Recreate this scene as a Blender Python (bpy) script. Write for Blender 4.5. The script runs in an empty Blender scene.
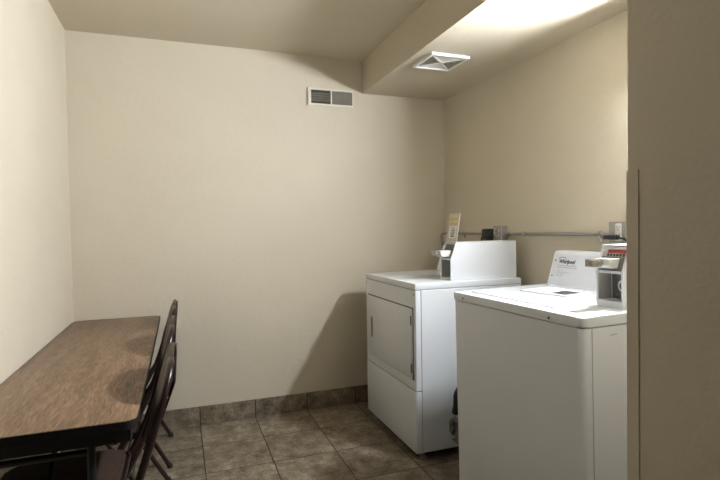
import bpy, bmesh, math, random
from mathutils import Vector, Matrix
random.seed(7)
C = bpy.context.scene.collection
R = math.radians
PI = math.pi

# ---------------------------------------------------------------- materials
def new_mat(name):
    m = bpy.data.materials.new(name); m.use_nodes = True
    nt = m.node_tree; b = nt.nodes['Principled BSDF']
    return m, nt, b

def coords(nt, scale=(1, 1, 1), kind='Object'):
    tc = nt.nodes.new('ShaderNodeTexCoord'); mp = nt.nodes.new('ShaderNodeMapping')
    mp.inputs['Scale'].default_value = scale
    nt.links.new(tc.outputs[kind], mp.inputs['Vector'])
    return mp.outputs['Vector']

def noise(nt, vec, scale, detail=4, rough=.55):
    n = nt.nodes.new('ShaderNodeTexNoise')
    n.inputs['Scale'].default_value = scale; n.inputs['Detail'].default_value = detail
    n.inputs['Roughness'].default_value = rough
    nt.links.new(vec, n.inputs['Vector'])
    return n.outputs['Fac']

def ramp(nt, fac, stops):
    r = nt.nodes.new('ShaderNodeValToRGB')
    el = r.color_ramp.elements
    while len(el) < len(stops): el.new(.5)
    for e, (p, c) in zip(el, stops):
        e.position = p; e.color = (*c, 1)
    nt.links.new(fac, r.inputs['Fac'])
    return r.outputs['Color']

def bump(nt, b, fac, strength, dist=.01):
    n = nt.nodes.new('ShaderNodeBump')
    n.inputs['Strength'].default_value = strength; n.inputs['Distance'].default_value = dist
    nt.links.new(fac, n.inputs['Height']); nt.links.new(n.outputs['Normal'], b.inputs['Normal'])
    return n

def plain(name, col, rough=.5, metal=0., var=.06, scale=30, bmp=0., spec=.5):
    m, nt, b = new_mat(name)
    v = coords(nt)
    f = noise(nt, v, scale, 3)
    lo = tuple(c * (1 - var) for c in col); hi = tuple(min(1, c * (1 + var)) for c in col)
    nt.links.new(ramp(nt, f, [(.3, lo), (.7, hi)]), b.inputs['Base Color'])
    b.inputs['Roughness'].default_value = rough; b.inputs['Metallic'].default_value = metal
    b.inputs['Specular IOR Level'].default_value = spec
    if bmp: bump(nt, b, f, bmp, .002)
    return m

def math_node(nt, op, a, bb=None, c=None):
    n = nt.nodes.new('ShaderNodeMath'); n.operation = op
    for i, x in enumerate((a, bb, c)):
        if x is None: continue
        if isinstance(x, (int, float)): n.inputs[i].default_value = x
        else: nt.links.new(x, n.inputs[i])
    return n.outputs[0]

def wall_mat(name, col, bstr=.35, rough=.6):
    m, nt, b = new_mat(name)
    v = coords(nt)
    big = noise(nt, v, 1.7, 3)
    lo = tuple(c * .965 for c in col); hi = tuple(c * 1.03 for c in col)
    nt.links.new(ramp(nt, big, [(.3, lo), (.7, hi)]), b.inputs['Base Color'])
    f1 = noise(nt, v, 55, 3, .6); f2 = noise(nt, v, 14, 2, .5)
    h = math_node(nt, 'ADD', f1, math_node(nt, 'MULTIPLY', f2, .8))
    bump(nt, b, h, bstr, .006)
    b.inputs['Roughness'].default_value = rough
    b.inputs['Specular IOR Level'].default_value = .35
    return m

TX, TY, OX, OY = .357, .351, .101, 3.410
def tile_mat(name, use_y=True):
    m, nt, b = new_mat(name)
    tc = nt.nodes.new('ShaderNodeTexCoord'); sep = nt.nodes.new('ShaderNodeSeparateXYZ')
    nt.links.new(tc.outputs['Object'], sep.inputs[0])
    ds = []
    cells = []
    for out, o, t in (('X', OX, TX), ('Y', OY, TY)):
        if out == 'Y' and not use_y: continue
        q = math_node(nt, 'DIVIDE', math_node(nt, 'SUBTRACT', sep.outputs[out], o - 30 * t), t)
        fr = math_node(nt, 'FRACT', q)
        d = math_node(nt, 'MULTIPLY', math_node(nt, 'MINIMUM', fr, math_node(nt, 'SUBTRACT', 1., fr)), t)
        ds.append(d); cells.append(math_node(nt, 'FLOOR', q))
    d = ds[0] if len(ds) == 1 else math_node(nt, 'MINIMUM', ds[0], ds[1])
    g = nt.nodes.new('ShaderNodeMapRange'); g.inputs[1].default_value = .0018; g.inputs[2].default_value = .0038
    nt.links.new(d, g.inputs[0])
    comb = nt.nodes.new('ShaderNodeCombineXYZ')
    nt.links.new(cells[0], comb.inputs[0])
    if len(cells) > 1: nt.links.new(cells[1], comb.inputs[1])
    wn = nt.nodes.new('ShaderNodeTexWhiteNoise'); nt.links.new(comb.outputs[0], wn.inputs['Vector'])
    # shift the mottling per tile
    off = nt.nodes.new('ShaderNodeVectorMath'); off.operation = 'MULTIPLY_ADD'
    nt.links.new(wn.outputs['Color'], off.inputs[0]); off.inputs[1].default_value = (5, 5, 5)
    nt.links.new(tc.outputs['Object'], off.inputs[2])
    n1 = noise(nt, off.outputs[0], 10, 8, .72); n2 = noise(nt, off.outputs[0], 70, 5, .75)
    mix = math_node(nt, 'ADD', math_node(nt, 'MULTIPLY', n1, .62), math_node(nt, 'MULTIPLY', n2, .38))
    mix = math_node(nt, 'ADD', mix, math_node(nt, 'MULTIPLY', math_node(nt, 'SUBTRACT', wn.outputs['Value'], .5), .05))
    col = ramp(nt, mix, [(.38, (.075, .056, .038)), (.47, (.17, .135, .094)), (.54, (.24, .198, .145)), (.64, (.42, .36, .275))])
    mx = nt.nodes.new('ShaderNodeMix'); mx.data_type = 'RGBA'
    nt.links.new(g.outputs[0], mx.inputs['Factor'])
    mx.inputs['A'].default_value = (.018, .013, .009, 1); nt.links.new(col, mx.inputs['B'])
    nt.links.new(mx.outputs['Result'], b.inputs['Base Color'])
    h = math_node(nt, 'ADD', math_node(nt, 'MULTIPLY', g.outputs[0], 1.), math_node(nt, 'MULTIPLY', n2, .35))
    bump(nt, b, h, .35, .003)
    b.inputs['Roughness'].default_value = .48
    b.inputs['Specular IOR Level'].default_value = .4
    return m

def wood_mat():
    m, nt, b = new_mat('walnut_laminate')
    v = coords(nt, (1, .10, 1))
    warp = noise(nt, coords(nt, (1, .5, 1)), 5, 3)
    sep = nt.nodes.new('ShaderNodeVectorMath'); sep.operation = 'ADD'
    comb = nt.nodes.new('ShaderNodeCombineXYZ'); nt.links.new(math_node(nt, 'MULTIPLY', warp, .10), comb.inputs[0])
    nt.links.new(v, sep.inputs[0]); nt.links.new(comb.outputs[0], sep.inputs[1])
    n = noise(nt, sep.outputs[0], 150, 5, .6)
    n2 = noise(nt, sep.outputs[0], 30, 3, .6)
    f = math_node(nt, 'ADD', math_node(nt, 'MULTIPLY', n, .65), math_node(nt, 'MULTIPLY', n2, .35))
    nt.links.new(ramp(nt, f, [(.36, (.085, .046, .024)), (.50, (.185, .108, .062)), (.64, (.30, .195, .120))]), b.inputs['Base Color'])
    b.inputs['Roughness'].default_value = .36; b.inputs['Specular IOR Level'].default_value = .4
    bump(nt, b, n, .05, .001)
    return m

WALL = wall_mat('cream_painted_drywall', (.62, .555, .445), .24)
CEIL = wall_mat('cream_textured_ceiling', (.60, .535, .425), .2)
FLOOR = tile_mat('mottled_stone_tile')
BASE = tile_mat('mottled_base_tile', False)
WOOD = wood_mat()
ENAMEL = plain('white_enamel', (.77, .79, .83), .28, var=.012, scale=4)
ENAMEL_TOP = plain('white_gloss_enamel', (.76, .79, .83), .2, var=.01, scale=4)
BACKING = plain('seam_shadow_gap', (.10, .095, .09), .7)
GREYP = plain('grey_plastic', (.42, .40, .38), .45)
LTGREY = plain('light_grey_plastic', (.62, .61, .58), .4)
DKGREY = plain('dark_grey_metal_and_shade', (.11, .105, .10), .45, .0)
STEEL = plain('galvanised_steel', (.38, .36, .33), .38, .5, var=.08, scale=60)
CHROME = plain('chrome', (.75, .75, .76), .12, 1., var=.02)
BRASSY = plain('worn_nickel_handle', (.36, .33, .30), .35, .6, var=.3, scale=120)
BLACKP = plain('black_rubber', (.012, .012, .013), .5)
BLACKM = plain('black_painted_steel', (.010, .010, .011), .35)
EDGE = plain('black_edge_band', (.010, .009, .009), .4, spec=.3)
BURG = plain('burgundy_painted_steel', (.020, .009, .009), .28, var=.1)
VINYL = plain('brown_vinyl', (.050, .031, .021), .5, var=.15, scale=20, bmp=.2)
WHITEP = plain('white_paint', (.80, .79, .76), .4, var=.02)
VENTW = plain('cream_vent_paint', (.72, .66, .55), .45, var=.03)
VENTB = plain('vent_slat_brown', (.13, .115, .085), .5, var=.15)
VENTD = plain('vent_dark', (.035, .032, .026), .6)
VENTG = plain('grey_grille', (.35, .33, .28), .6, var=.2)
PAPER = plain('white_paper', (.86, .87, .88), .55, var=.01)
INK = plain('grey_print', (.22, .22, .24), .6)
INKL = plain('light_grey_print', (.50, .51, .54), .6)
INKD = plain('dark_print_and_shadow', (.05, .05, .06), .6)
YELLOW = plain('yellow_print', (.62, .52, .16), .6)
CARD = plain('laminated_card', (.66, .60, .52), .3)
RED = plain('red_label', (.28, .03, .035), .4)
FOIL = plain('crumpled_foil', (.24, .23, .22), .4, .6, var=.35, scale=60, bmp=.6)
RUBG = plain('grey_foot', (.45, .42, .38), .6)
PARTN = WALL

GLOW, nt, b = new_mat('glowing_diffuser')
b.inputs['Base Color'].default_value = (.9, .9, .9, 1)
b.inputs['Emission Color'].default_value = (.90, .955, 1.0, 1)
b.inputs['Emission Strength'].default_value = 1300
GLOW2 = GLOW.copy(); GLOW2.name = 'glowing_diffuser_side'
GLOW2.node_tree.nodes['Principled BSDF'].inputs['Emission Strength'].default_value = 8

# ---------------------------------------------------------------- mesh helpers
def obj(name, bm, mat, parent=None, smooth=False, loc=None):
    me = bpy.data.meshes.new(name)
    bmesh.ops.recalc_face_normals(bm, faces=bm.faces)
    if smooth:
        for f in bm.faces: f.smooth = True
    bm.to_mesh(me); bm.free()
    if smooth:
        try: me.set_sharp_from_angle(angle=R(40))
        except Exception: pass
    me.materials.append(mat)
    o = bpy.data.objects.new(name, me); C.objects.link(o)
    if loc: o.location = loc
    if parent: o.parent = parent
    return o

def tag(o, label=None, cat=None, group=None, kind=None):
    if label: o['label'] = label
    if cat: o['category'] = cat
    if group: o['group'] = group
    if kind: o['kind'] = kind
    return o

def thing(name, label, cat, loc=(0, 0, 0), rot=(0, 0, 0), group=None):
    o = bpy.data.objects.new(name, None); C.objects.link(o)
    o.empty_display_size = .1
    o.location = loc; o.rotation_euler = rot
    return tag(o, label, cat, group)

def box(bm, x0, x1, y0, y1, z0, z1, bev=0, seg=2):
    r = bmesh.ops.create_cube(bm, size=1)
    vs = r['verts']
    for v in vs:
        v.co = Vector((x0 + (v.co.x + .5) * (x1 - x0), y0 + (v.co.y + .5) * (y1 - y0), z0 + (v.co.z + .5) * (z1 - z0)))
    if bev:
        es = list({e for v in vs for e in v.link_edges})
        bmesh.ops.bevel(bm, geom=es, offset=bev, segments=seg, profile=.5, affect='EDGES')
    return bm

def B(x0, x1, y0, y1, z0, z1, bev=0, seg=2):
    return box(bmesh.new(), x0, x1, y0, y1, z0, z1, bev, seg)

def prism(bm, pts, axis, a, bb, bev=0):
    """extrude the 2-D polygon pts along axis ('y': pts are x,z; 'z': pts are x,y; 'x': pts are y,z)"""
    def mk(p, t):
        if axis == 'y': return (p[0], t, p[1])
        if axis == 'z': return (p[0], p[1], t)
        return (t, p[0], p[1])
    v0 = [bm.verts.new(mk(p, a)) for p in pts]; v1 = [bm.verts.new(mk(p, bb)) for p in pts]
    n = len(pts)
    fs = [bm.faces.new(v0), bm.faces.new(v1[::-1])]
    for i in range(n): fs.append(bm.faces.new((v0[i], v0[(i + 1) % n], v1[(i + 1) % n], v1[i])))
    if bev:
        es = list({e for f in fs[:2] for e in f.edges})
        bmesh.ops.bevel(bm, geom=es, offset=bev, segments=2, profile=.5, affect='EDGES')
    return bm

def rrect(x0, x1, y0, y1, r, n=6, radii=None):
    rs = radii or (r, r, r, r)            # corners: (x0,y0),(x1,y0),(x1,y1),(x0,y1)
    cs = [(x0, y0, 1, 1, PI), (x1, y0, -1, 1, 1.5 * PI), (x1, y1, -1, -1, 0), (x0, y1, 1, -1, .5 * PI)]
    out = []
    for (cx, cy, sx, sy, a0), rr in zip(cs, rs):
        if rr <= 0: out.append((cx, cy)); continue
        for k in range(n + 1):
            a = a0 + .5 * PI * k / n
            out.append((cx + sx * rr + rr * math.cos(a), cy + sy * rr + rr * math.sin(a)))
    return out

def cyl(bm, p0, p1, r0, r1=None, n=16, caps=True):
    r1 = r0 if r1 is None else r1
    p0 = Vector(p0); p1 = Vector(p1); d = (p1 - p0)
    q = d.to_track_quat('Z', 'Y')
    a = [bm.verts.new(p0 + q @ Vector((r0 * math.cos(2 * PI * k / n), r0 * math.sin(2 * PI * k / n), 0))) for k in range(n)]
    c = [bm.verts.new(p1 + q @ Vector((r1 * math.cos(2 * PI * k / n), r1 * math.sin(2 * PI * k / n), 0))) for k in range(n)]
    for k in range(n): bm.faces.new((a[k], a[(k + 1) % n], c[(k + 1) % n], c[k]))
    if caps: bm.faces.new(a[::-1]); bm.faces.new(c)
    return bm

def fillet(pts, r, n=5):
    pts = [Vector(p) for p in pts]; out = [pts[0]]
    for i in range(1, len(pts) - 1):
        a, p, c = pts[i - 1], pts[i], pts[i + 1]
        rr = r[i - 1] if isinstance(r, (list, tuple)) else r
        d0 = (a - p); d1 = (c - p); rr = min(rr, d0.length * .49, d1.length * .49)
        s, e = p + d0.normalized() * rr, p + d1.normalized() * rr
        for k in range(n + 1):
            t = k / n
            out.append(s * (1 - t) ** 2 + p * 2 * t * (1 - t) + e * t * t)
    out.append(pts[-1]); return out

def tube(bm, pts, r, n=10, closed=False, rfun=None):
    pts = [Vector(p) for p in pts]; rings = []
    up = None; N = len(pts)
    for i, p in enumerate(pts):
        if closed: t = pts[(i + 1) % N] - pts[i - 1]
        else: t = pts[min(i + 1, N - 1)] - pts[max(i - 1, 0)]
        t.normalize()
        if up is None:
            up = Vector((0, 0, 1)) if abs(t.z) < .9 else Vector((1, 0, 0))
        up = (up - t * up.dot(t)).normalized(); w = t.cross(up)
        rr = r if rfun is None else rfun(i / max(1, N - 1)) * r
        rings.append([bm.verts.new(p + (up * math.cos(2 * PI * k / n) + w * math.sin(2 * PI * k / n)) * rr) for k in range(n)])
    M = N if closed else N - 1
    for i in range(M):
        A, D = rings[i], rings[(i + 1) % N]
        for k in range(n): bm.faces.new((A[k], A[(k + 1) % n], D[(k + 1) % n], D[k]))
    if not closed: bm.faces.new(rings[0][::-1]); bm.faces.new(rings[-1])
    return bm

def lathe(bm, prof, n=32, center=(0, 0, 0)):
    cx, cy, cz = center; rings = []
    for r, z in prof:
        if r < 1e-6: rings.append([bm.verts.new((cx, cy, cz + z))])
        else: rings.append([bm.verts.new((cx + r * math.cos(2 * PI * k / n), cy + r * math.sin(2 * PI * k / n), cz + z)) for k in range(n)])
    for a, c in zip(rings, rings[1:]):
        for k in range(n):
            k2 = (k + 1) % n
            if len(a) == 1: bm.faces.new((a[0], c[k2], c[k]))
            elif len(c) == 1: bm.faces.new((a[k], a[k2], c[0]))
            else: bm.faces.new((a[k], a[k2], c[k2], c[k]))
    return bm

def struct(name, bm, mat):
    o = obj(name, bm, mat); o['kind'] = 'structure'; return o

# ---------------------------------------------------------------- the setting
XL, XR, YB, YF = -.610, 1.935, 3.410, -2.6
ZC, ZS, XS = 2.475, 2.240, 1.268
T = .12
YR, XO = 1.40, -3.4           # the left wall starts at YR; before it an unseen entry room, opened left to XO to dim bounced light
struct('floor', B(XO - T, XR + T, YF - T, YB + T, -.1, 0), FLOOR)
struct('wall_left', B(XL - T, XL, YR, YB, 0, ZC), WALL)
struct('unseen_wall_return', B(XO, XL - T, YR, YR + T, 0, ZC), WALL)
struct('unseen_wall_far_left', B(XO - T, XO, YF, YR + T, 0, ZC), WALL)
struct('wall_right', B(XR, XR + T, YF, YB, 0, ZC), WALL)
struct('wall_back', B(XL - T, XR + T, YB, YB + T, 0, ZC), WALL)
struct('wall_front', B(XO - T, XR + T, YF - T, YF, 0, ZC), WALL)
struct('ceiling', B(XO - T, XR + T, YF - T, YB + T, ZC, ZC + .1), CEIL)
struct('soffit', B(XS, XR, 1.0, YB, ZS, ZC), CEIL)
# thick wall on the right whose end closes off the laundry machines
PX, PY1 = 1.1145, 1.0
struct('wall_near_right', B(PX, XR, YF, PY1, 0, ZC), PARTN)
bm = bmesh.new()                                     # painted corner guard on that wall's outer corner
prism(bm, [(PX - .003, PY1 + .003), (PX + .034, PY1 + .003), (PX + .034, PY1 + .0002), (PX - .0002, PY1 + .0002),
           (PX - .0002, PY1 - .033), (PX - .003, PY1 - .033)], 'z', 0.0, 1.409)
struct('trim_1', bm, PARTN)
# tiled base along the back and the left wall
struct('baseboard_back', B(XL, XR, YB - .011, YB, 0, .123, .002, 1), BASE)
struct('baseboard_left', B(XL, XL + .009, YR, YB - .011, 0, .128, .002, 1), BASE)

# ---------------------------------------------------------------- vents
t = thing('wall_vent', 'cream framed wall register with two dark louvred openings high on back wall', 'vent', (1.032, YB, 2.193))
bm = bmesh.new()
w, h = .166, .060
for (a, bq, c, d) in ((-w, w, h - .013, h), (-w, w, -h, -h + .013), (-w, -w + .020, -h + .013, h - .013),
                      (w - .008, w, -h + .013, h - .013), (-.004, .005, -h + .013, h - .013)):
    box(bm, a, bq, -.009, 0, c, d)
obj('frame', bm, VENTW, t)
obj('side_flange', B(-w - .006, -w - .001, -.012, 0, -h, h), VENTG, t)
for i, (x0, x1) in enumerate(((-w + .020, -.004), (.005, w - .008))):
    obj('duct_opening', B(x0, x1, -.0015, -.0003, -h + .013, h - .013), VENTD, t)
    for k in range(6):
        z = -h + .0205 + k * .0155
        bm = bmesh.new()
        s = .0045 if i == 0 else .0068
        prism(bm, [(-.002, z - s), (-.0035, z - s), (-.0085, z + s), (-.007, z + s)], 'x', x0 + .001, x1 - .001)
        obj('louvre', bm, VENTD if i == 0 and k in (0, 5) else VENTB, t)

t = thing('ceiling_vent', 'square white four-way air diffuser on the lowered ceiling', 'vent', (1.463, 2.608, ZS))
s = .122
bm = bmesh.new()
for q in ((-s, s, -s, -s + .016), (-s, s, s - .016, s), (-s, -s + .016, -s + .016, s - .016), (s - .016, s, -s + .016, s - .016)):
    box(bm, q[0], q[1], q[2], q[3], -.016, 0, .0015, 1)
obj('frame', bm, WHITEP, t)
obj('backing', B(-s + .016, s - .016, -s + .016, s - .016, -.003, -.0005), VENTD, t)
i0 = s - .016
for k4 in range(4):
    side = k4 % 2
    for j in range(6):
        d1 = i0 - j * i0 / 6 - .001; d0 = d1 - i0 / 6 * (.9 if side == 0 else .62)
        bm = bmesh.new()
        pts = [(-d1, -d1), (d1, -d1), (d0, -d0), (-d0, -d0)]
        ca, sa = math.cos(k4 * PI / 2), math.sin(k4 * PI / 2)
        pts = [(ca * x - sa * y, sa * x + ca * y) for x, y in pts]
        prism(bm, pts, 'z', -.011, -.009)
        obj('louvre', bm, WHITEP if side == 0 else VENTG, t)  # left and right louvres greyer than the near and far ones
bm = bmesh.new()
for a in (PI / 4, 3 * PI / 4):
    ca, sa = math.cos(a), math.sin(a); L = i0 * 1.41; w = .006
    prism(bm, [(ca * L - sa * w, sa * L + ca * w), (-ca * L - sa * w, -sa * L + ca * w), (-ca * L + sa * w, -sa * L - ca * w), (ca * L + sa * w, sa * L - ca * w)], 'z', -.0135, -.011)
obj('diagonal_rib', bm, WHITEP, t)

# ---------------------------------------------------------------- wall light above the washer, hidden by the near wall
t = thing('wall_light', 'boxy opal wall light high on the right wall above the washer', 'light', (XR, 1.455, 2.045))
obj('backplate', B(-.022, 0, -.115, .105, -.075, .075, .003), WHITEP, t)
obj('diffuser_body', B(-.108, -.0225, -.105, .100, -.062, .062, .008, 2), GLOW2, t, True)
obj('added_visor', B(-.145, -.0225, -.112, .107, .0625, .0665, .001, 1), WHITEP, t)  # unseen visor, added to keep the lamp's light off the near ceiling
for ya in (-.112, .1035): obj('added_cheek', B(-.123, -.0225, ya, ya + .0035, -.062, .0622, .001, 1), WHITEP, t)  # unseen cheeks, added to block sideways light on wall and ceiling
obj('diffuser_face', B(-.112, -.1085, -.098, .093, -.055, .055), GLOW, t)

# ---------------------------------------------------------------- electrical run on the right wall
CZ = 1.220
def clamp(y, par):
    bm = bmesh.new()
    tube(bm, [(XR - .006, y, CZ - .016), (XR - .020, y, CZ - .012), (XR - .024, y, CZ), (XR - .020, y, CZ + .012), (XR - .006, y, CZ + .016)], .0035, 6)
    box(bm, XR - .006, XR, y - .007, y + .007, CZ - .036, CZ - .010)
    cyl(bm, (XR - .006, y, CZ - .025), (XR - .011, y, CZ - .025), .006)
    return obj('conduit_strap', bm, CHROME, par, True)
t = thing('conduit', 'long thin galvanised electrical conduit running along the right wall', 'conduit')
obj('pipe', tube(bmesh.new(), [(XR - .011, 1.802, CZ), (XR - .011, 2.627, CZ)], .0092, 12), STEEL, t, True)
obj('pipe', tube(bmesh.new(), fillet([(XR - .011, 2.715, CZ), (XR - .011, 3.36, CZ), (XR - .050, 3.385, CZ - .004), (XR - .040, 3.385, CZ - .09), (XR - .035, 3.385, 1.0)], .03), .0085, 12), STEEL, t, True)
clamp(1.885, t); clamp(3.12, t)
for ya, yb in ((2.585, 2.627), (1.802, 1.822), (2.44, 2.465)):
    obj('coupling', cyl(bmesh.new(), (XR - .011, ya, CZ), (XR - .011, yb, CZ), .0125), CHROME, t, True)

def outlet_box(name, label, y0, y1, z0, z1):
    t = thing(name, label, 'outlet', (XR, y0, z0))
    w, h = y1 - y0, z1 - z0
    obj('box', B(-.045, 0, 0, w, 0, h, .004), STEEL, t)
    obj('cover', B(-.048, -.0455, -.002, w + .002, -.002, h + .002, .001, 1), STEEL, t)
    return t, w, h
t, w, h = outlet_box('outlet_box', 'square metal outlet box with white duplex receptacle above the washer', 1.705, 1.799, 1.185, 1.278)
rc = obj('receptacle', B(-.053, -.0485, .022, .056, .008, .086, .003), WHITEP, t)
for zc in (.029, .066):
    bm = bmesh.new()
    for dy in (-.007, .006): box(bm, -.0538, -.0532, .039 + dy, .0405 + dy, zc - .002, zc + .008)
    cyl(bm, (-.0532, .0395, zc - .009), (-.0538, .0395, zc - .009), .0028, n=10)
    obj('socket_slots', bm, BLACKP, rc)
t, w, h = outlet_box('outlet_box', 'metal outlet box with open knockout ring behind the dryer controls', 2.630, 2.712, 1.168, 1.268)
obj('knockout_ring', tube(bmesh.new(), [(-.050, .042 + .026 * math.cos(a * PI / 12), .062 + .026 * math.sin(a * PI / 12)) for a in range(24)], .004, 6, True), CHROME, t, True)
# big black dryer plug
t = thing('dryer_plug', 'thick round black plug in the box behind the dryer controls', 'plug', (XR - .055, 2.716, 1.214))
bm = bmesh.new(); box(bm, -.030, .030, .006, .080, -.036, .038, .012, 3)
obj('plug_body', bm, BLACKP, t, True)
bm = bmesh.new(); cyl(bm, (0, -.002, 0), (0, .008, 0), .024); obj('plug_collar', bm, BLACKP, t, True)
obj('power_cord', tube(bmesh.new(), fillet([(0, .086, -.01), (0, .115, -.02), (0, .12, -.10), (.02, .10, -.5)], .03), .008, 8), BLACKP, t, True)
# washer plug
t = thing('washer_plug', 'flat black plug in the lower socket of the washer outlet', 'plug', (XR - .0545, 1.745, 1.208))
bm = bmesh.new(); box(bm, -.030, 0, -.018, .055, -.010, .011, .005, 2); obj('plug_body', bm, BLACKP, t, True)
obj('power_cord', tube(bmesh.new(), fillet([(-.015, -.016, 0), (-.015, -.05, -.004), (.02, -.08, -.04), (.035, -.08, -.34)], .02), .006, 8), BLACKP, t, True)

# ---------------------------------------------------------------- coin meter, shared by both machines
def coin_meter(par, x, y, z, keypad=True, length=.437, w=.118, plinth=0):
    """origin: near front bottom corner of the housing; +x goes back"""
    E = lambda name, bm, mat, p=par, sm=False: obj(name, bm, mat, p, sm)
    def sh(bm): bmesh.ops.translate(bm, vec=(x, y, z), verts=bm.verts); return bm
    prof = [(0, 0), (0, .120), (.036, .212), (length, .212), (length, 0)]
    bm = bmesh.new()
    prism(bm, prof, 'y', 0, .007); prism(bm, prof, 'y', w - .007, w)
    prism(bm, [(.007, .113), (.007, .119), (.041, .209), (length, .209), (length, 0), (.066, 0), (.066, .113)], 'y', .007, w - .007)
    box(bm, .002, .066, .007, w - .007, 0, .014)
    box(bm, .034, length, 0, w, .2121, .2150, .001, 1)
    if plinth: box(bm, .003, length - .003, .003, w - .003, -plinth, .0)
    hs = E('meter_housing', sh(bm), ENAMEL)
    obj('base_rail', sh(B(.012, length + .004, -.004, w + .004, -.0, .0, 0) if False else B(.010, length - .006, -.0035, -.0005, 0, .012)), ENAMEL, hs)
    # recess lining
    obj('vault_side', sh(B(.004, .0655, w - .0095, w - .0072, .0145, .1125)), GREYP, hs)
    obj('vault_plate', sh(B(.060, .0655, .009, .099, .018, .110, .001, 1)), DKGREY, hs)
    bm = bmesh.new(); cyl(bm, (.060, .040, .066), (.046, .040, .066), .024, .022, 24); lk = obj('vault_lock', sh(bm), LTGREY, hs, True)
    bm = bmesh.new(); cyl(bm, (.0458, .040, .066), (.044, .040, .066), .014, .014, 16); obj('keyhole', sh(bm), DKGREY, hs, True)
    for zz in (.03, .097): obj('screw', sh(cyl(bmesh.new(), (.0598, .076, zz), (.057, .076, zz), .0035, n=10)), CHROME, hs, True)
    # slope: dark plate painting the slide's shadow, keypad, coin slide
    n = Vector((-.090, 0, .036)).normalized(); base = Vector((.007, 0, .119)); up = Vector((.034, 0, .090)).normalized()
    def slope(bm, s0, s1, y0, y1, t0, t1):
        vs = []
        for tt in (t0, t1):
            for ss in (s0, s1):
                for yy in (y0, y1): vs.append(bm.verts.new(base + up * ss + n * tt + Vector((0, yy, 0))))
        for f in ((0, 1, 3, 2), (4, 5, 7, 6), (0, 1, 5, 4), (2, 3, 7, 6), (0, 2, 6, 4), (1, 3, 7, 5)): bm.faces.new([vs[i] for i in f])
        return bm
    obj('slide_shadow', sh(slope(bmesh.new(), .004, .055, .010, w - .010, .0003, .004)), DKGREY, hs)
    if keypad:
        obj('display_panel', sh(slope(bmesh.new(), .056, .088, .008, w - .008, .0003, .0025)), GREYP, hs)
        obj('red_label_strip', sh(slope(bmesh.new(), .070, .083, .012, w - .030, .0027, .004)), RED, hs)
        bm = bmesh.new()
        for k in range(6):
            slope(bm, .058, .067, .014 + k * .013, .0225 + k * .013, .0027, .004)
        obj('coin_slot_row', sh(bm), BLACKP, hs)
    else:
        obj('display_panel', sh(slope(bmesh.new(), .056, .088, .008, w - .008, .0003, .0025)), DKGREY, hs)
    # coin slide
    yc = w * .52
    bm = bmesh.new()
    xo = 0 if keypad else -.016
    prism(bm, [(-.034 + xo, .168), (.034, .168), (.026, .134), (-.018 + xo, .134), (-.030 + xo, .146)], 'y', yc - .032, yc + .032, .002)
    sl = obj('coin_slide', sh(bm), LTGREY if keypad else WHITEP, hs)
    bm = bmesh.new()
    box(bm, -.092, -.050, yc - .020, yc + .020, .143, .168, .005, 2)
    box(bm, -.052, -.0345, yc - .012, yc + .012, .148, .164, .002, 1)
    for k in range(4): box(bm, -.088 + k * .010, -.083 + k * .010, yc - .0215, yc + .0215, .1415, .1695, .001, 1)
    if not keypad:
        for v in bm.verts: v.co.x = -.0505 + (v.co.x + .0345) * .42
    obj('slide_handle', sh(bm), BRASSY, hs, True)
    return hs

def foot(par, x, y, z):
    bm = bmesh.new(); lathe(bm, [(0, 0), (.019, 0), (.021, .006), (.018, .014), (.009, .018), (.009, z + .01), (0, z + .01)], 16, (x, y, 0))
    return obj('levelling_foot', bm, RUBG, par, True)

# ---------------------------------------------------------------- dryer
DX0, DX1, DY0, DY1, DZ = 1.177, 1.860, 2.406, 3.152, .966
t = thing('dryer', 'white front-loading coin dryer with square door, nearer the back corner', 'dryer', (DX0, DY0, 0))
W = DY1 - DY0; D = DX1 - DX0
obj('cabinet', B(.0365, D, .001, W - .001, .047, DZ - .036, .002, 1), ENAMEL, t)
obj('seam', B(.030, .040, .004, W - .004, .050, DZ - .038), BACKING, t)
bm = bmesh.new(); prism(bm, rrect(0, D, 0, W, .0, radii=(.006, .004, .004, .006), n=3), 'z', DZ - .034, DZ, .004)
tp = obj('top_panel', bm, ENAMEL_TOP, t, True)
obj('seam', B(.004, D - .002, .003, W - .003, DZ - .0365, DZ - .0335), BACKING, t)
# upper front panel with its door opening, lower panel
zs = .383
bm = bmesh.new(); prism(bm, rrect(0, .033, 0, W, 0, radii=(.008, 0, 0, .008), n=4), 'z', zs + .004, DZ - .037)
fp = obj('front_panel', bm, ENAMEL, t, True)
bm = bmesh.new(); prism(bm, rrect(-.002, .0325, -.001, W + .001, 0, radii=(.010, 0, 0, .010), n=4), 'z', .047, zs - .002, .002)
lp = obj('lower_panel', bm, ENAMEL, t, True)
obj('panel_gap', B(.006, .033, .004, W - .004, zs - .003, zs + .005), BACKING, t)
# door: y from 2.430 to 3.11, z .44 to .828
dy0, dy1, dz0, dz1 = .030, .702, .445, .828
obj('door_gap', B(-.0006, .0005, dy0 - .005, dy1 + .004, dz0 - .006, dz1 + .006), BACKING, fp)
dr = obj('door', B(-.010, -.0008, dy0, dy1, dz0, dz1, .003, 2), ENAMEL, t, True)
obj('handle', B(-.0115, -.0102, .612, .628, .570, .684, .0005, 1), DKGREY, dr)
obj('handle_recess', B(-.0108, -.0101, .600, .640, .560, .694), GREYP, dr)
for z in (.765, .505):
    obj('hinge', B(-.013, -.0105, dy0 - .003, dy0 + .010, z - .026, z + .026, .001, 1), DKGREY, dr)
for y in (.016, W - .016): obj('screw', cyl(bmesh.new(), (.0005, y, .908), (-.003, y, .908), .004, n=10), DKGREY, fp, True)
for x in (.055, D - .05):
    for y in (.045, W - .045): foot(t, x, y, .047)
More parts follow.
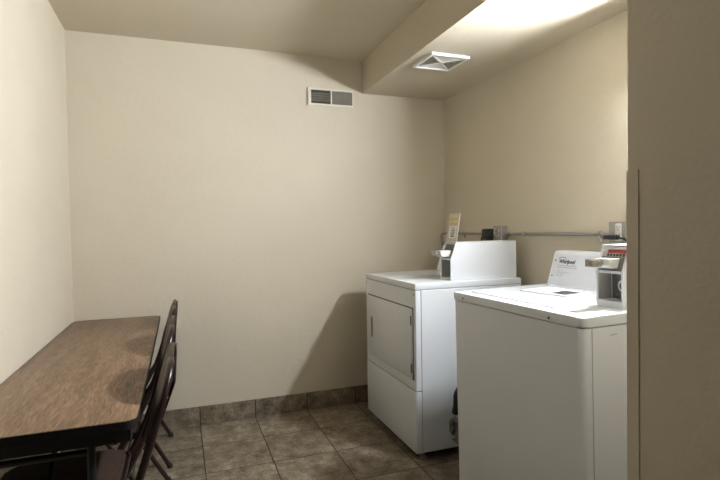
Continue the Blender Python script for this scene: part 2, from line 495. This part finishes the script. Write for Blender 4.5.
# control console at the rear
bm = bmesh.new()
prism(bm, [(.530, DZ + .0005), (.585, DZ + .170), (.595, DZ + .176), (.664, DZ + .176), (.672, DZ + .165), (.672, DZ + .0005)], 'y', .17, W - .012, .003)
obj('console', bm, ENAMEL, t)
coin_meter(t, .243, .040, DZ + .0005, keypad=False)
bm = bmesh.new()
for (x, y) in ((.30, .02),): box(bm, x, x + .02, -.0014, -.0002, .86, .864)
obj('side_latch', bm, GREYP, t)

# small emblem on the dryer top near the far corner
s_ = thing('instruction_card', 'small laminated card with yellow heading propped upright on the dryer coin meter', 'sign', (1.462, 2.452, 1.1835))
bm = bmesh.new()
prism(bm, [(0, 0), (.0025, 0), (.0275, .160), (.025, .160)], 'y', 0, .112); obj('card', bm, CARD, s_)
def cardpatch(name, y0, y1, z0, z1, mat):
    f = lambda z: z * .025 / .160
    bm = bmesh.new()
    prism(bm, [(f(z0) - .0008, z0), (f(z0) - .0001, z0), (f(z1) - .0001, z1), (f(z1) - .0008, z1)], 'y', y0, y1)
    return obj(name, bm, mat, s_)
cardpatch('yellow_heading', .012, .100, .118, .136, YELLOW)
cardpatch('yellow_heading', .012, .100, .096, .108, YELLOW)
cardpatch('print_field', .018, .094, .020, .088, PAPER)
for k in range(7):
    a = .030 + random.random() * .006
    cardpatch('print_block', a, a + .040 + random.random() * .010, .026 + k * .0083, .0318 + k * .0083, INKD)

# ---------------------------------------------------------------- washer
WW, WD, WZ = .772, .682, .965
wsh = thing('washer', 'white top-loading coin washer beside the partition wall, nearest machine', 'washer', (1.234, 1.274, 0), (0, R(-.8), R(1.7)))
t = wsh
bm = bmesh.new(); prism(bm, rrect(.004, WD - .004, .004, WW - .004, 0, radii=(.024, .006, .006, .010), n=6), 'z', .030, WZ - .038)
cb = obj('cabinet', bm, ENAMEL, t, True)
obj('side_seam', B(.044, .0465, .0028, .0042, .032, WZ - .040), GREYP, cb)
obj('top_gap', B(.015, WD - .006, .015, WW - .006, WZ - .040, WZ - .033), BACKING, t)
bm = bmesh.new(); prism(bm, rrect(0, WD, 0, WW, 0, radii=(.030, .008, .008, .010), n=7), 'z', WZ - .034, WZ, .006)
obj('top_panel', bm, ENAMEL_TOP, t, True)
for y in (.690, .150): obj('screw', cyl(bmesh.new(), (.0004, y, WZ - .022), (-.0022, y, WZ - .022), .0048, n=12), DKGREY, t, True)
obj('lid_gap', B(.0615, .4765, .1935, .7135, WZ + .0002, WZ + .0008), ENAMEL, t)
lid = obj('lid', B(.063, .475, .195, .712, WZ + .0010, WZ + .0042, .0015, 2), ENAMEL_TOP, t, True)
for y in (.22, .64): obj('lid_hinge', B(.4755, .492, y, y + .035, WZ + .0008, WZ + .008, .002, 1), ENAMEL, t)
bm = bmesh.new()
cons = [(.543, WZ + .0005), (.597, WZ + .158), (.606, WZ + .165), (.664, WZ + .165), (.672, WZ + .155), (.672, WZ + .0005)]
prism(bm, cons, 'y', .14, WW - .012, .003)
co = obj('console', bm, ENAMEL, t)
# face of the console: local frame for print
fdir = Vector((.054, 0, .1575)).normalized(); fn = Vector((-.1575, 0, .054)).normalized()
f0 = Vector((.543, 0, WZ + .0005))
def face_pt(u, v, d=.0012):      # u: distance from far end towards the viewer, v: distance up the face
    return f0 + Vector((0, WW - .012 - u, 0)) + fdir * v + fn * d
def face_rect(bm, u0, u1, v0, v1, d=.0012):
    vs = [bm.verts.new(face_pt(u, v, dd)) for dd in (d, d + .0004) for u, v in ((u0, v0), (u1, v0), (u1, v1), (u0, v1))]
    for f in ((0, 1, 2, 3), (4, 5, 6, 7), (0, 1, 5, 4), (1, 2, 6, 5), (2, 3, 7, 6), (3, 0, 4, 7)): bm.faces.new([vs[i] for i in f])
bm = bmesh.new(); face_rect(bm, .012, .57, .010, .156, .0002); obj('face_plate', bm, plain('pale_face_plate', (.70, .72, .78), .35, var=.01), co)
def text_mesh(txt, size, shear=0.):
    cu = bpy.data.curves.new('txt', 'FONT'); cu.body = txt; cu.size = size; cu.shear = shear; cu.extrude = .0002; cu.offset = size * .03
    o = bpy.data.objects.new('txt', cu); C.objects.link(o)
    bpy.context.view_layer.update()
    dg = bpy.context.evaluated_depsgraph_get()
    me = bpy.data.meshes.new_from_object(o.evaluated_get(dg))
    bm = bmesh.new(); bm.from_mesh(me)
    bpy.data.objects.remove(o); bpy.data.curves.remove(cu); bpy.data.meshes.remove(me)
    return bm
bm = text_mesh('Whirlpool', .027, .2)
wd = max(v.co.x for v in bm.verts)
for v in bm.verts:
    p = face_pt(.046 + v.co.x * (.105 / wd), .112 + v.co.y, .0011 + v.co.z); v.co = p
obj('brand_lettering', bm, INKD, co)
bm = bmesh.new()
tube(bm, [face_pt(.044 + .022 * (1 - math.cos(a)), .133 + .010 * math.sin(a), .001) for a in [k * PI / 10 for k in range(11)]], .0010, 6)
obj('brand_arc', bm, INKD, co)
bm = bmesh.new()
for (u0, u1, v0, v1) in ((.040, .165, .098, .103), (.043, .168, .088, .093), (.048, .090, .072, .075), (.048, .128, .064, .067), (.048, .100, .056, .059), (.048, .090, .048, .051),
                         (.40, .44, .050, .053)):
    u = u0
    while u < u1 - .003:
        l = random.uniform(.006, .014); face_rect(bm, u, min(u1, u + l), v0, v1, .0009); u += l + .002
tag(obj('small_print', bm, INKL, co), kind='stuff')
for v in (.045, .125):
    p = face_pt(.022, v, 0); obj('console_screw', cyl(bmesh.new(), p, p + fn * .003, .0035, n=10), DKGREY, co, True)
coin_meter(t, .240, .050, WZ + .0094, keypad=True, length=.405, plinth=.009)
for x in (.05, WD - .05):
    for y in (.05, WW - .05): foot(t, x, y, .032)
bm = bmesh.new()
tube(bm, fillet([(.125, .0035, .895), (.140, .003, .898), (.156, .0032, .897)], .004), .0012, 6)
obj('scuff_mark', bm, GREYP, cb)
obj('scuff_mark', tube(bmesh.new(), fillet([(.200, .0035, .893), (.206, .003, .897), (.212, .0032, .894)], .003), .0012, 6), GREYP, cb)

# sheet of instructions on the washer lid (follows the lid's tilt)
sh_ = thing('instruction_sheet', 'white printed instruction sheet lying flat on the washer lid', 'paper', (0, 0, 0))
Mw = wsh.matrix_basis if hasattr(wsh, 'matrix_basis') else None
Mw = Matrix.Translation(wsh.location) @ wsh.rotation_euler.to_matrix().to_4x4()
ctr = Mw @ Vector((.342, .478, WZ + .0047))
sh_.location = ctr; sh_.rotation_euler = (0, R(-.9), R(6.5))
obj('sheet', B(-.088, .088, -.128, .128, 0, .0045), PAPER, sh_)
bm = bmesh.new()
for (a, c, e, f) in ((-.088, -.083, -.128, .128), (-.083, .088, -.128, -.124)): box(bm, a, c, e, f, .0046, .0050)
obj('edge_shadow', bm, INKD, sh_)  # shadow along the sheet's front and near edges, painted as dark strips
bm = bmesh.new()
for k in range(9):
    box(bm, -.060 + k * .0115, -.050 + k * .0115, -.100, -.012 + random.uniform(-.008, .006), .0046, .0049)
obj('printed_block', bm, INKD, sh_)
bm = bmesh.new()
for k in range(9):
    box(bm, -.060 + k * .0115, -.0565 + k * .0115, .020, .100 + random.uniform(-.02, .006), .0046, .0049)
tag(obj('printed_lines', bm, INK, sh_), kind='stuff')

# ---------------------------------------------------------------- duct and hose in the gap between the machines
t = thing('exhaust_duct', 'crumpled silver flexible duct low in the gap between dryer and washer', 'duct', (1.340, 2.262, .205))
bm = bmesh.new()
pts = fillet([(0, .0, .0), (.10, -.02, -.01), (.22, .0, -.03), (.36, .01, -.146)], .06, 6)
full = []
for a, bq in zip(pts, pts[1:]):
    for k in range(6): full.append(a.lerp(bq, k / 6))
tube(bm, full, .058, 18, rfun=lambda s: 1 + .10 * math.sin(s * 150))
for v in bm.verts: v.co += Vector((random.uniform(-1, 1), random.uniform(-1, 1), random.uniform(-1, 1))) * .007
obj('duct_body', bm, FOIL, t, True)
bm = bmesh.new()
for k in range(3):
    tube(bm, [(-.004 + k * .006 + .003 * math.sin(a), (.060 - k * .004) * math.cos(a * PI / 9), (.060 - k * .004) * math.sin(a * PI / 9)) for a in range(18)], .007, 6, True)
for v in bm.verts: v.co += Vector((random.uniform(-1, 1), random.uniform(-1, 1), random.uniform(-1, 1))) * .008
obj('crumpled_collar', bm, FOIL, t, True)
t = thing('drain_hose', 'black hose hanging down in the gap between dryer and washer', 'hose', (1.364, 2.30, 0))
obj('hose', tube(bmesh.new(), fillet([(.0, .02, .278), (-.002, .0, .32), (.0, .0, .385), (.03, .0, .415), (.12, .02, .40), (.3, .03, .34), (.40, .03, .10)], .03), .020, 12), BLACKP, t, True)

# ---------------------------------------------------------------- table
tx0, tx1, ty0, ty1, tz = -.606, -.123, 1.530, 3.395, .740
t = thing('folding_table', 'long narrow walnut laminate folding table with black edge against left wall', 'table', (tx0, ty0, 0))
w, l = tx1 - tx0, ty1 - ty0
bm = bmesh.new(); prism(bm, rrect(.003, w - .003, .003, l - .003, .035), 'z', tz - .019, tz, .001)
top = obj('tabletop', bm, WOOD, t, True)
bm = bmesh.new()
o_ = rrect(0, w, 0, l, .038, 8); i_ = rrect(.0028, w - .0028, .0028, l - .0028, .0352, 8)
vo = [[bm.verts.new((p[0], p[1], z)) for p in o_] for z in (tz - .026, tz - .0012)]
vi = [[bm.verts.new((p[0], p[1], z)) for p in i_] for z in (tz - .026, tz - .0012)]
n = len(o_)
for k in range(n):
    k2 = (k + 1) % n
    bm.faces.new((vo[0][k], vo[0][k2], vo[1][k2], vo[1][k])); bm.faces.new((vi[0][k], vi[0][k2], vi[1][k2], vi[1][k]))
    bm.faces.new((vo[1][k], vo[1][k2], vi[1][k2], vi[1][k])); bm.faces.new((vo[0][k], vo[0][k2], vi[0][k2], vi[0][k]))
obj('edge_band', bm, EDGE, t, True)
bm = bmesh.new()
box(bm, .020, w - .020, .022, .040, tz - .066, tz - .0195); box(bm, .020, w - .020, l - .040, l - .022, tz - .066, tz - .0195)
box(bm, .020, .036, .040, l - .040, tz - .066, tz - .0195); box(bm, w - .036, w - .020, .040, l - .040, tz - .066, tz - .0195)
obj('apron', bm, BLACKM, t)
for yy, s in ((.075, 1), (l - .068, -1)):
    for x in (.10, w - .13):
        bm = bmesh.new(); cyl(bm, (x, yy, .012), (x, yy, tz - .0205), .0125); lg = obj('leg', bm, BLACKM, t, True)
        bm = bmesh.new(); lathe(bm, [(0, 0), (.015, 0), (.016, .01), (.0145, .03), (0, .03)], 14, (x, yy, 0)); obj('glide', bm, BLACKP, lg, True)
    for zz in (.12, tz - .10): obj('crossbar', cyl(bmesh.new(), (.10, yy, zz), (w - .13, yy, zz), .010), BLACKM, t, True)
    bm = bmesh.new(); tube(bm, [((w - .03) / 2, yy, .45), ((w - .03) / 2, yy + s * .30, tz - .035)], .008)
    tube(bm, [((w - .03) / 2, yy, .45), ((w - .03) / 2, yy, .12)], .008)
    obj('brace', bm, BLACKM, t, True)

# ---------------------------------------------------------------- folding chairs (local x: back is at x=0, seat towards -x)
def make_chair(loc, label):
    t = thing('folding_chair', label, 'chair', loc, (0, 0, 0), 'padded folding chairs along the table')
    hw = .220
    r = .0125
    # inverted U: front foot, up past the seat, arched back, down again (flattened tube look)
    side = lambda s: [(-.345, s * hw, .012), (-.112, s * hw, .455), (-.075, s * hw, .560), (-.012, s * (hw - .002), .775)]
    L = side(-1); Rr = side(1)
    pts = fillet(L + [(.004, -hw + .050, .835), (.010, 0, .856), (.004, hw - .050, .835)] + Rr[::-1], [.04, .05, .05, .06, .09, .06, .05, .05, .04], 5)
    bm = bmesh.new(); tube(bm, pts, r, 12)
    for v in bm.verts: pass
    obj('back_frame', bm, BURG, t, True)
    for s in (-1, 1):
        bm = bmesh.new()
        tube(bm, fillet([(-.305, s * (hw - .026), .405), (-.262, s * (hw - .026), .415), (-.038, s * (hw - .004), .012)], .05), .0115, 12)
        lg = obj('rear_leg', bm, BURG, t, True)
        bm = bmesh.new(); cyl(bm, (-.033, s * (hw - .004), .0), (-.041, s * (hw - .004), .022), .0138); obj('rubber_foot', bm, BLACKP, lg, True)
        bm = bmesh.new(); cyl(bm, (-.350, s * hw, .0), (-.341, s * hw, .026), .0145); obj('front_foot', bm, BLACKP, t, True)
        bm = bmesh.new()
        prism(bm, [(-.300, .395), (-.140, .405), (-.100, .470), (-.115, .480), (-.145, .432), (-.300, .425)], 'y', s * (hw - .0145) - .0015, s * (hw - .0145) + .0015)
        br = obj('hinge_bracket', bm, BURG, t)
        bm = bmesh.new(); cyl(bm, (-.109, s * (hw - .016), .462), (-.109, s * (hw + .0135), .462), .004, n=12)
        obj('rivet', bm, CHROME, br, True)
        # band clip on the back tube
        bm = bmesh.new(); cyl(bm, (-.020, s * hw, .755), (-.0035, s * hw, .753), .0042, n=10); obj('back_rivet', bm, CHROME, t, True)
    bm = bmesh.new(); cyl(bm, (-.190, -(hw - .02), .290), (-.190, hw - .02, .290), .007); obj('stretcher', bm, BURG, t, True)
    bm = bmesh.new(); cyl(bm, (-.262, -hw + .006, .190), (-.262, hw - .006, .190), .008); obj('stretcher', bm, BURG, t, True)
    # seat: steel pan with a vinyl pad
    bm = bmesh.new(); prism(bm, rrect(-.545, -.152, -hw + .030, hw - .030, .06, 8, radii=(.08, .04, .04, .08)), 'z', .428, .440, .003)
    obj('seat_pan', bm, BURG, t, True)
    bm = bmesh.new(); prism(bm, rrect(-.532, -.165, -hw + .042, hw - .042, .06, 8, radii=(.07, .04, .04, .07)), 'z', .4405, .463, .009)
    obj('seat', bm, VINYL, t, True)
    bm = bmesh.new()
    out = rrect(-.545, -.152, -hw + .030, hw - .030, .06, 8, radii=(.08, .04, .04, .08))
    tube(bm, [(p[0], p[1], .440) for p in out], .0058, 8, True)
    obj('seat_rim', bm, BURG, t, True)
    # backrest: curved padded panel between the tubes
    def panel(z0, z1, x0, x1, yw, th, nx=10):
        bm = bmesh.new(); g = []
        for layer in (0, 1):
            rows = []
            for j in range(7):
                f = j / 6; row = []
                for i in range(nx + 1):
                    u = -1 + 2 * i / nx
                    edge = .5 + .5 * (1 - abs(u) ** 6) * (1 - abs(2 * f - 1) ** 6)
                    bow = .006 * (1 - u * u)
                    yy = u * yw * (1 - .05 * max(0, f - .6) / .4)
                    x = x0 + (x1 - x0) * f + bow + (th * .5 * edge + .001) * (1 if layer else -1)
                    row.append(bm.verts.new((x, yy, z0 + (z1 - .075 * abs(u) ** 2.3 - z0) * f)))
                rows.append(row)
            g.append(rows)
        for rows in g:
            for j in range(6):
                for i in range(nx): bm.faces.new((rows[j][i], rows[j][i + 1], rows[j + 1][i + 1], rows[j + 1][i]))
        a, c = g
        for j in range(6):
            for i in (0, nx): bm.faces.new((a[j][i], a[j + 1][i], c[j + 1][i], c[j][i]))
        for i in range(nx):
            for j in (0, 6): bm.faces.new((a[j][i], a[j][i + 1], c[j][i + 1], c[j][i]))
        return bm
    obj('backrest', panel(.615, .873, -.068, .003, hw - .0135, .026), VINYL, t, True)
    obj('backrest_shell', panel(.610, .868, -.052, .017, hw - .0135, .004), BURG, t, True)
    return t

def copy_tree(o, parent=None):
    c = o.copy(); C.objects.link(c); c.parent = parent
    for ch in list(o.children): copy_tree(ch, c)
    return c
c0 = make_chair((-.040, 1.872, 0), 'dark burgundy padded folding chair nearest the camera, tucked under the table')
c1 = copy_tree(c0); c1.location = (-.044, 2.476, 0); c1['label'] = 'middle burgundy folding chair of the three along the table'
c2 = copy_tree(c0); c2.location = (-.040, 3.070, 0); c2['label'] = 'burgundy folding chair closest to the back wall at the table'

# ---------------------------------------------------------------- camera
cam_d = bpy.data.cameras.new('camera'); cam = bpy.data.objects.new('camera', cam_d); C.objects.link(cam)
vy, vx, f = (179, 231), (1745, 205), 500.
y = Vector((vy[0] - 360, -(vy[1] - 240), -f)).normalized()
x = Vector((vx[0] - 360, -(vx[1] - 240), -f)); x = (x - y * x.dot(y)).normalized()
z = x.cross(y)
Mr = Matrix((x, y, z))                       # rows: world axes in camera space
cam.matrix_world = Matrix.Translation((0, 0, 1.27)) @ Mr.to_4x4()
cam_d.sensor_width = 36; cam_d.lens = f / 720 * 36; cam_d.clip_start = .02
bpy.context.scene.camera = cam

w_ = bpy.data.worlds.new('world'); bpy.context.scene.world = w_; w_.use_nodes = True
w_.node_tree.nodes['Background'].inputs['Color'].default_value = (0, 0, 0, 1)
vs = bpy.context.scene.view_settings
vs.view_transform = 'Standard'; vs.look = 'None'; vs.gamma = 1; vs.use_curve_mapping = False
vs.exposure = 0.0
